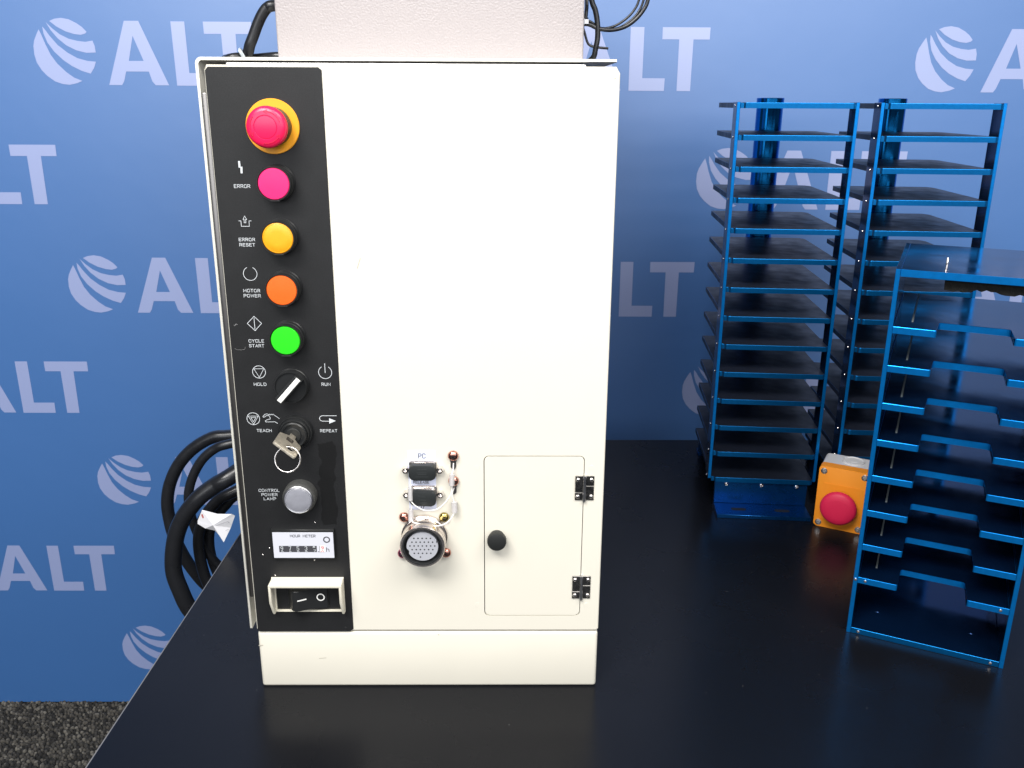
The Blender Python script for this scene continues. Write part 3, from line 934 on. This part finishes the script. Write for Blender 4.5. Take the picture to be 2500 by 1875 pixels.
# round pendant connector
PC_ = (.1718, .1735)
rc = lathe("round_connector", [(.0224, .0004), (.0224, .0045), (.0218, .0052), (.0208, .0056), (.0208, .0080), (.0214, .0088), (.0216, .0130), (.0209, .0140), (.0209, .0165), (.0214, .0178), (.0214, .0242), (.0208, .0250), (.0192, .0250), (.0188, .0242), (.0188, .0180)], PC_, NICKEL, cab, 72)
lathe("dark_rim", [(.0191, .0246), (.0190, .0252), (.0180, .0252), (.0178, .0245), (.0180, .0170), (.0145, .0165)], PC_, mat("rim_plastic", (.02, .021, .022), .35), rc, 72,
      notch=lambda i, r, p: .955 if (p > .024 and r < .019 and (i % 72) in (2, 3, 12, 13, 38, 39, 50, 51, 61, 62)) else 1.0)
IC = (.1716, .1732)
holes = []
for dz_, n, off in ((8.6, 5, 0), (4.6, 6, 0), (.6, 7, 0), (-3.3, 6, 0), (-7.2, 5, 0), (-11.2, 1, -2.1)):
    for i in range(n):
        holes.append((IC[0] + (off + (i - (n - 1) / 2) * 3.92) * mm, IC[1] + dz_ * mm))
ins_out = []
for i in range(72):
    a = 2 * math.pi * i / 72
    r_ = .0150 if i not in (39, 40, 41, 3, 4) else (.0137 if i < 10 else .0136)
    ins_out.append((IC[0] + r_ * math.cos(a), IC[1] + r_ * math.sin(a)))
ins = prism("contact_insert", ins_out, -.0226, -.0150, XZ, mat("insert_grey", (.40, .41, .45), .4), rc, bevel=.0003, seg=1)
for hx, hz in holes:
    hb = bmesh.new()
    add_lathe(hb, [(.00078, .02262), (.00078, .02268), (0, .02268)], (hx, hz), 12)
    mesh_ob("contact_socket", hb, HOLE, ins)
for (sx, sz), m in (((.1527, .1936), COPPER), ((.1913, .1936), BRASS), ((.1925, .1552), COPPER), ((.1500, .1545), VIOLET)):
    s = dome("flange_screw", sx, sz, .0050, m, rc, .0008)
    cross_slot(sx, sz - .0004, .0050, .0008, s)

# chips and scuffs in the paint
SCUFF = mat("chipped_paint", (.46, .43, .36), .7)
for i, (pts, w_) in enumerate(([[(118.8, 435.5), (120.0, 439.0), (121.9, 444.4)], .8], [[(60.8, 33.7), (67.8, 34.4)], .7], [[(.9, 49.1), (4.5, 49.3)], 1.3], [[(183.2, 62.8), (183.5, 60.8)], .6], [[(340.2, 595.2), (341.4, 595.6)], 1.0])):
    ribbons("paint_scuff", [pts], w_, -.00012, SCUFF, cab)
for i, (x, z) in enumerate(((66.2, 187.5), (20.2, 160.0), (13.0, 152.6), (63.2, 147.0), (23.4, 129.8), (89.8, 70.6))):
    bb = bmesh.new()
    bmesh.ops.create_uvsphere(bb, u_segments=12, v_segments=8, radius=.0009)
    for v in bb.verts:
        v.co = Vector((v.co.x + x * mm, v.co.y * .45 - .0011, v.co.z * .8 + z * mm))
    mesh_ob("dust_blob", bb, BRIGHT if i < 5 else BLACKP, strip, 60)
ribbons("strip_scratch", [[(5.6, 383.8), (9.0, 384.5)], [(6.2, 383.0), (8.0, 385.4)]], .3, DT, mat("scratch", (.22, .22, .22), .7), strip)
ribbons("strip_scratch", [[(4.4, 362.0), (7.0, 360.8), (10.6, 360.8), (13.6, 361.4), (14.0, 363.6)]], .22, DT, MATS["scratch"], strip)

# ------------------------------------------------------------------ key in the switch
key = empty("key", (.0546, -.0138, .2822))
tag(key, "worn nickel key standing in the teach and repeat switch", "key")
kd = math.radians(-40.5)
kb = bmesh.new()
# plate in the plane of (lateral, -Y); local u lateral, v outwards
kpts = [(-.0030, 0), (-.0030, .0060), (-.0065, .0085), (-.0118, .0120), (-.0118, .0350), (-.0105, .0362), (.0105, .0362), (.0118, .0350), (.0118, .0130), (.0100, .0100), (.0075, .0092), (.0030, .0060), (.0030, 0)]
hole = [(.0036 + .0042 * math.cos(2 * math.pi * i / 16), .0270 + .0042 * math.sin(2 * math.pi * i / 16)) for i in range(16)]
KAX = lambda u, v, d: (u * math.cos(kd) - d * math.sin(kd), -v, u * math.sin(kd) + d * math.cos(kd))
add_prism(kb, kpts, .0011, -.0011, KAX, holes=[hole], bevel=.0004, seg=2)
kh = mesh_ob("key_head", kb, KEYMETAL, key, 35)
kp = bmesh.new()
add_prism(kp, [(-.0040, .0110), (.0030, .0110), (.0030, .0175), (-.0040, .0175)], .00135, .0009, KAX)
mesh_ob("number_plate", kp, mat("key_plate", (.035, .03, .025), .5), kh)
ribbons("key_number", [[(-2.4, 13.0), (-1.2, 13.0)], [(-.6, 12.2), (-1.0, 13.2), (-.4, 14.2), (.6, 14.0), (.8, 13.0), (.2, 12.2), (-.6, 12.2)], [(.9, 15.2), (1.6, 16.2)]], .35, .00145, KEYMETAL, kh, ax=KAX)
ring_c = Vector((.0010, -.0300, -.0110))
rp = []
for i in range(48):
    a = 2 * math.pi * i / 48
    rp.append(ring_c + Vector((.0110 * math.cos(a), .0030 * math.sin(a + .4), .0110 * math.sin(a))))
kr = tube("key_ring", rp, .00075, BRIGHT, key, 8, closed=True, raw=True)

# ------------------------------------------------------------------ grey box on the cabinet
gbx = box("steel_box", .0380, .3222, .100, .40, .6122, .950, TEXT_GREY, None, .0018, 3)
rebase(gbx)
tag(gbx, "pale grey steel box with pebbled paint standing on the cabinet", "box")

# ------------------------------------------------------------------ cables
def cable(name, pts, r, label, group=None, n=8, seg=16, m=CABLE):
    o = tube(name, pts, r, m, None, seg, n=n)
    rebase(o)
    tag(o, label, "cable", group)
    return o


# heavy cables slung over the table's left edge beside the cabinet
G1 = "heavy black cables looped beside the cabinet"
cable("power_cable", [(.04, .462, .112), (-.05, .458, .109), (-.11, .453, .1070), (-.1600, .450, .1035), (-.1820, .450, .1010), (-.2100, .450, .0850), (-.2340, .450, .0610), (-.2515, .450, .0300), (-.2600, .450, -.0020), (-.2600, .450, -.0350), (-.2540, .450, -.0700), (-.240, .46, -.120), (-.215, .47, -.165), (-.17, .48, -.19)], .0093, "outermost heavy black cable loop left of the cabinet", G1)
cable("power_cable", [(.03, .440, .118), (-.07, .430, .118), (-.1420, .4050, .1090), (-.1645, .4050, .1010), (-.1860, .4050, .0820), (-.2030, .4050, .0520), (-.2105, .4050, .0210), (-.2090, .410, -.020), (-.195, .415, -.07), (-.17, .42, -.11)], .0068, "thinner black cable loop nested inside the outermost cable loop", G1)
cable("power_cable", [(.02, .445, .150), (-.05, .42, .122), (-.1265, .3600, .0810), (-.1525, .3550, .0660), (-.1775, .3500, .0470), (-.2020, .3500, .0150), (-.2155, .3500, -.0190), (-.2220, .3500, -.0610), (-.2160, .3500, -.0950), (-.205, .352, -.130), (-.18, .36, -.165), (-.15, .37, -.18)], .0118, "thickest black cable curving down in front of the other loops", G1)
cable("power_cable", [(.02, .455, .105), (-.07, .43, .062), (-.1430, .405, .0340), (-.1685, .4040, .0200), (-.1915, .4020, -.0100), (-.2010, .4000, -.0430), (-.1995, .4000, -.0890), (-.190, .40, -.125), (-.17, .40, -.155)], .0082, "black cable passing behind the paper tag, hanging beyond the table edge", G1)
cable("power_cable", [(.02, .465, .085), (-.08, .445, .045), (-.1440, .4280, .0200), (-.1640, .4240, .0030), (-.1825, .4220, -.0195), (-.1910, .4200, -.0420), (-.1925, .4200, -.0720), (-.186, .42, -.105), (-.17, .42, -.14)], .0075, "innermost black cable of the loops, nearest the table edge", G1)

tg = bmesh.new()
Tp = [(-.1600, .318, .0470), (-.1350, .304, .0478), (-.1145, .300, .0495), (-.1110, .302, .0462), (-.1190, .304, .0270), (-.1277, .296, .0095), (-.1345, .302, .0165), (-.1410, .304, .0232), (-.1540, .306, .0252), (-.1683, .318, .0262), (-.1682, .320, .0303)]
cen = (-.140, .297, .0345)
fv = [tg.verts.new(p) for p in Tp]
cv = tg.verts.new(cen)
for i in range(len(fv)):
    tg.faces.new((fv[i], fv[(i + 1) % len(fv)], cv))
r = bmesh.ops.extrude_face_region(tg, geom=tg.faces[:])
for v in [g for g in r["geom"] if isinstance(g, bmesh.types.BMVert)]:
    v.co.y += .0003
tago = mesh_ob("paper_tag", tg, PAPER)
ptx = tago
rebase(tago)
tag(tago, "small crumpled white paper tag stuck round the heavy cables", "tag")
off = tago.location


def tagmark(nm, pts, w_, m):
    b = bmesh.new()
    L_ = []
    for p, q in zip(pts, pts[1:]):
        p, q = Vector(p), Vector(q)
        d = (q - p).normalized()
        n = Vector((-d.z, 0, d.x)) * w_ / 2
        vs = [b.verts.new(v - off) for v in (p + n, q + n, q - n, p - n)]
        b.faces.new(vs)
    return mesh_ob(nm, b, m, tago)


tagmark("pencil_line", [(-.1352, .2965, .0343), (-.1205, .2985, .0392), (-.1180, .2990, .0370)], .0005, PENCIL)
tagmark("pencil_line", [(-.1245, .2985, .0258), (-.1205, .3000, .0272)], .0005, PENCIL)
tagmark("red_mark", [(-.1600, .3145, .0420), (-.1575, .3125, .0375)], .0026, mat("faded_red", (.40, .10, .09), .6))

# cable over the lid on the left of the grey box
cable("lid_cable", [(.060, .235, .671), (.036, .215, .6725), (.0140, .200, .6690), (.0068, .200, .6668), (.0008, .200, .6600), (-.0046, .200, .6505), (-.0093, .200, .6404), (-.0139, .200, .6311), (-.0185, .204, .6225), (-.030, .215, .6185), (-.05, .235, .6180)], .0056, "glossy black cable bending down from the grey box on the left")
cable("lid_cable_coil", [(-.052, .262, .6172), (-.047, .225, .6170), (-.0380, .205, .6182), (-.0275, .205, .6197), (-.0146, .214, .6190), (-.0022, .214, .6200), (.0120, .210, .6208), (.034, .215, .6200), (.034, .25, .6175), (.0, .275, .6172)], .0046, "black cable lying along the lid behind the cable tie")
tb_ = bmesh.new()
add_box(tb_, -.0015, .0022, -.0064, -.0050, -.0040, .0050, .0004, 1)
add_tube(tb_, [Vector((.0, -.0002 + .0062 * math.sin(a * math.pi / 12), .0062 * math.cos(a * math.pi / 12))) for a in range(24)], .0011, 6, closed=True, raw=True)
tie = mesh_ob("cable_tie", tb_, TIE)
tie.location = (-.0225, .2030, .6222)
tie.rotation_euler = (0, math.radians(-28), 0)
tag(tie, "translucent nylon cable tie round the black cable on the lid", "cable tie")

# thin leads on the right of the grey box
G2 = "thin black leads right of the grey box"
cable("thin_lead", [(.328, .165, .70), (.3283, .150, .672), (.3283, .150, .661), (.3268, .150, .652), (.3215, .152, .6475)], .0018, "short thin black lead hugging the grey box's right edge", G2, seg=10)
cable("thin_lead", [(.326, .15, .700), (.3330, .150, .6710), (.3368, .150, .6620), (.3392, .150, .6511), (.3400, .150, .6376), (.3384, .150, .6274), (.3365, .152, .6190), (.330, .165, .6145), (.318, .19, .6140)], .0027, "thin black lead running straight down onto the lid", G2, seg=10)
cable("thin_lead", [(.390, .150, .690), (.3875, .150, .6710), (.3838, .150, .6625), (.3764, .150, .6538), (.3660, .150, .6470), (.3532, .150, .6441), (.3408, .150, .6452), (.3320, .150, .6487), (.3235, .150, .6500)], .0020, "thickest of the thin leads sweeping out in a wide arc", G2, seg=10)
cable("thin_lead", [(.381, .152, .690), (.3790, .152, .6710), (.3738, .152, .6610), (.3656, .152, .6532), (.3550, .152, .6474), (.3430, .152, .6460), (.3322, .152, .6520), (.3235, .152, .6540)], .0012, "innermost thin lead of the wide arc right of the box", G2, seg=10)
cable("thin_lead", [(.386, .154, .690), (.3838, .154, .6710), (.3785, .154, .6595), (.3702, .154, .6515), (.3600, .154, .6460), (.3480, .154, .6448), (.3330, .154, .6500), (.3235, .154, .6520)], .0012, "middle thin lead of the wide arc right of the box", G2, seg=10)
cable("thin_lead", [(.3222, .150, .652), (.3262, .150, .6440), (.3300, .150, .6330), (.3340, .150, .6294), (.3413, .150, .6280), (.3508, .152, .6274)], .0012, "loose thin lead end curling below the wide arc", G2, seg=8)
gl = lathe("cable_gland", [(.0050, 0), (.0050, .004), (.0040, .0045), (.0040, .008), (0, .008)], (0, 0), STEEL, None, 6, 'Z', 20)
gl.rotation_euler = (0, math.radians(90), 0)
gl.location = (.3224, .151, .6515)
tag(gl, "small bare metal cable gland on the grey box's right side", "cable gland")

# ------------------------------------------------------------------ tall plate racks
def tall_rack(loc, rz, label):
    W, D, T = .1562, .2055, .0072
    rk_ = empty("plate_rack", loc, rz)
    tag(rk_, label, "rack", "tall blue plate racks")
    # shelf with a rounded lip between the posts
    lip = [(.0050, 0.0)]
    rr = .0034
    lip += [(.0092, 0.0)]
    lip += [(.0092 + rr - rr * math.cos(math.radians(a)), -.0036 + rr - rr * math.sin(math.radians(a))) for a in (0, 30, 60, 90)]
    lip += [(W - .0050 - rr + rr * math.sin(math.radians(a)) - .0008, -.0036 + rr - rr * math.cos(math.radians(a))) for a in (0, 30, 60, 90)]
    lip += [(W - .0058, 0.0), (W - .0048, 0.0), (W - .0048, D - .012), (W - .012, D), (.0048, D), (.0048, 0.002)]
    me = None
    for n in range(14):
        zt = .5778 - .0407 * n
        if me is None:
            b = bmesh.new()
            add_prism(b, lip, 0.0, -T, XY, bevel=.0006, seg=2)
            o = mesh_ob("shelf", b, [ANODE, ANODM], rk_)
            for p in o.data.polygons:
                p.material_index = 1 if abs(p.normal.z) > .9 or p.normal.y > .3 or abs(p.normal.x) > .95 else 0  # lip stays bright; tops, backs and ends take the copy with shade in its colour
            me = o.data
        else:
            o = bpy.data.objects.new("shelf", me)
            COL.objects.link(o)
            o.parent = rk_
        o.location = (0, 0, zt)
    for x in (0.0, W - .0045):
        b = bmesh.new()
        add_box(b, x, x + .0045, 0.0, .030, .0452, .5785, .0004, 1)
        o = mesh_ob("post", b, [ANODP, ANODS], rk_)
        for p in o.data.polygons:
            p.material_index = 0 if p.normal.y < -.5 else 1  # bright blue in front only; the other sides have shade painted in
    sm = None
    for n in range(14):
        if sm is None:
            b = bmesh.new()
            add_lathe(b, [(.0016, 0), (.0014, .0006), (.0006, .0009), (0, .0009)], (0, 0), 10, 'Z')
            o = mesh_ob("post_screw", b, BRIGHT, rk_, 40)
            sm = o.data
        else:
            o = bpy.data.objects.new("post_screw", sm)
            COL.objects.link(o)
            o.parent = rk_
        o.rotation_euler = (0, math.radians(-90), 0)
        o.location = (-.0001, .014, .5742 - .0407 * n)
    for y0, sgn in ((0.0, -1), (D - .006, 1)):
        ri_ = box("riser", .0112, W - .0108, y0 + .0001, y0 + .006, .0062, .0410, ANOD, rk_, .0004, 1)
        fy0, fy1 = (y0 - .040, y0 + .006) if sgn < 0 else (y0 - .001, y0 + .022)
        ft = box("foot_plate", .0112, W - .0108, fy0, fy1, 0, .0060, ANOD, rk_, .0005, 1)
        if sgn < 0:
            for sx in (.045, .108):
                b = bmesh.new()
                add_prism(b, rrect(sx - .011, sx + .011, -.024, -.016, .0039, 4), .00625, .0058, XY)
                mesh_ob("slot", b, HOLE, ft)
            for sx in (.028, .079, .130):
                b = bmesh.new()
                add_lathe(b, [(.0029, -.0001), (.0028, .0010), (.0016, .0017), (.0012, .0008), (0, .0006)], (sx, .0365), 16)
                mesh_ob("riser_screw", b, BRIGHT, ri_, 40)
    # mast behind the shelves
    c = (.0855, D + .0235)
    b = bmesh.new()
    add_lathe(b, [(.0200, .0), (.0200, .5755), (.0206, .5760), (.0206, .5845), (.0200, .5850), (0, .5850)], c, 48, 'Z')
    mesh_ob("mast", b, ANODT, rk_, 35)
    return rk_


yaw1 = math.atan2(.4165 - .4296, .7042 - .5649)
tall_rack((.5531, .4307, 0), yaw1, "tall blue rack of plate shelves nearer the cream cabinet")
tall_rack((.7354, .4135, 0), yaw1, "tall blue plate rack standing behind the low front rack")

# ------------------------------------------------------------------ low front rack with notched shelves
FR = empty("notched_rack", (.642, .0987, 0), math.radians(-26.45))
tag(FR, "low blue rack with notched shelves at the front right corner", "rack")
W, D = .1592, .195
for x in (0.0, W - .0045):
    b = bmesh.new()
    add_box(b, x, x + .0045, 0.0, D, 0.0, .4190, .0003, 1)
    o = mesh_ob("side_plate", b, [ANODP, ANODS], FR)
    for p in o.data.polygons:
        p.material_index = 0 if p.normal.y < -.5 else 1  # front edge bright, remaining faces darkened in colour as if shaded


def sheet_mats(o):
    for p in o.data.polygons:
        p.material_index = 1 if abs(p.normal.z) > .9 or p.normal.y > .3 or abs(p.normal.x) > .8 else 0  # sideways walls use the dark material too: shade put into their colour


b = bmesh.new()
add_box(b, .0047, W - .0047, .0002, D - .001, .4115, .4190, .0003, 1)
tp = mesh_ob("top_plate", b, [ANODP, ANODS], FR)
sheet_mats(tp)
b = bmesh.new()
add_lathe(b, [(.0014, .4189), (.0014, .4262), (.0010, .4268), (0, .4269)], (.0455, .0473), 14, 'Z')
mesh_ob("locating_pin", b, BRIGHT, tp, 40)
b = bmesh.new()
add_box(b, .0047, W - .0047, .0002, D - .001, .0002, .0070, .0003, 1)
bp_ = mesh_ob("bottom_plate", b, [ANODE, ANODS], FR)
sheet_mats(bp_)
for hx, hy in ((.029, .0405), (.1268, .0400)):
    b = bmesh.new()
    add_lathe(b, [(.0068, .00702), (.0068, .0073), (.0062, .0073), (.0060, .00705), (.0026, .00703), (0, .00703)], (hx, hy), 28, 'Z')
    mesh_ob("countersunk_hole", b, ANODS, bp_, 30)
sh_pts = [(.0047, 0.0), (.0440, 0.0), (.0452, .0012), (.0460, .0360)]
sh_pts += [(.0460 + .004 - .004 * math.cos(math.radians(a)), .0360 + .004 * math.sin(math.radians(a))) for a in (30, 60, 90)]
sh_pts += [(.1132 - .004 + .004 * math.sin(math.radians(a)), .0360 + .004 * math.cos(math.radians(a))) for a in (0, 30, 60, 90)]
sh_pts += [(.1140, .0020), (.1146, .0006), (.1158, 0.0), (W - .0047, 0.0), (W - .0047, D - .003), (.0047, D - .003)]
me = None
gm = None
for n in range(8):
    zt = .3603 - .0412 * n
    if me is None:
        b = bmesh.new()
        add_prism(b, sh_pts, 0.0, -.0073, XY, bevel=.0006, seg=2)
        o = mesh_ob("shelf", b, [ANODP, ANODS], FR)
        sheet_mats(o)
        me = o.data
        g = bmesh.new()
        for gx in (.0215,):
            add_box(g, gx - .0009, gx + .0009, .030, D - .008, .0001, .0007)
    else:
        o = bpy.data.objects.new("shelf", me)
        COL.objects.link(o)
        o.parent = FR
    o.location = (0, 0, zt)
    if gm is None:
        s_ = mesh_ob("thin_strip", g, STRIPGREY, o)
        gm = s_.data
    else:
        s_ = bpy.data.objects.new("thin_strip", gm)
        COL.objects.link(s_)
        s_.parent = o
for sx, sz in ((.0125, .0683), (.1465, .0683), (.0125, .0036), (.1465, .0036), (.0022, .0683)):
    b = bmesh.new()
    add_lathe(b, [(.0017, .0), (.0016, .0006), (.0006, .0010), (0, .0009)], (sx, sz), 12)
    mesh_ob("face_screw", b, BRIGHT, FR, 40)
# ragged foam under the top plate
b = bmesh.new()
NX = 26
prev = None
for i in range(NX + 1):
    x = .046 + (W - .0047 - .046) * i / NX
    lo = .4005 + random.uniform(-.0011, .0011) - .0012 * math.sin(i * .55)
    cur = [b.verts.new((x, .010, .4113)), b.verts.new((x, .012 + random.uniform(0, .001), lo)), b.verts.new((x, .060 + random.uniform(-.001, .001), lo + random.uniform(-.0008, .0008))), b.verts.new((x, .062, .4113))]
    if prev:
        for k_ in range(4):
            j = (k_ + 1) % 4
            b.faces.new((prev[k_], prev[j], cur[j], cur[k_]))
    else:
        b.faces.new(cur)
    prev = cur
b.faces.new(list(reversed(prev)))
mesh_ob("foam_pad", b, FOAM, tp)

# ------------------------------------------------------------------ orange stop-button box
EB = empty("stop_box", (.6936, .3674, 0), math.radians(-28.3))
tag(EB, "orange and grey box with red mushroom stop button between the racks", "button box")
EW, EH = .0670, .0925
prism("orange_cover", rrect(0, EW, .0003, EH, .0045), 0.0, .017, XZ, ORANGE, EB, bevel=.0012, seg=3, smooth=40)
prism("grey_base", rrect(.0006, EW - .0006, .0006, EH - .0005, .0045), .0172, .056, XZ, GREYBASE, EB, bevel=.0012, seg=3, both=True, smooth=40)
b = bmesh.new()
add_lathe(b, [(.0150, EH - .0012), (.0150, EH + .0016), (.0138, EH + .0020), (.0125, EH + .0008), (.0060, EH + .0008), (.0052, EH + .0014), (0, EH + .0014)], (.040, .037), 40, 'Z')
mesh_ob("cable_entry", b, GREYBASE, EB, 35)
prism("raised_field", rrect(.0070, .0600, .0120, .0680, .001), -.0005, .0002, XZ, ORANGE, EB, bevel=.0002, seg=1)
lathe("button_collar", [(.0150, .0003), (.0150, .0120), (.0130, .0125)], (.0325, .0395), BLACKP, EB, 40)
lathe("mushroom_button", [(.0150, .0110), (.0225, .0115), (.0242, .0130), (.0245, .0158), (.0236, .0185), (.0205, .0208), (.0140, .0220), (.0070, .0224), (0, .0225)], (.0325, .0395), REDKNOB, EB, 56)
for sx, sz in ((.0066, EH - .0068), (EW - .0066, EH - .0068), (.0066, .0068), (EW - .0066, .0068)):
    lathe("cover_screw", [(.0044, .0002), (.0044, .0006), (.0036, .0008), (.0034, .0002), (0, .0002)], (sx, sz), BRIGHT, EB, 20)
    lathe("cover_screw", [(.0031, .0003), (.0029, .0013), (.0012, .0016), (0, .0012)], (sx, sz), BRIGHT, EB, 20)
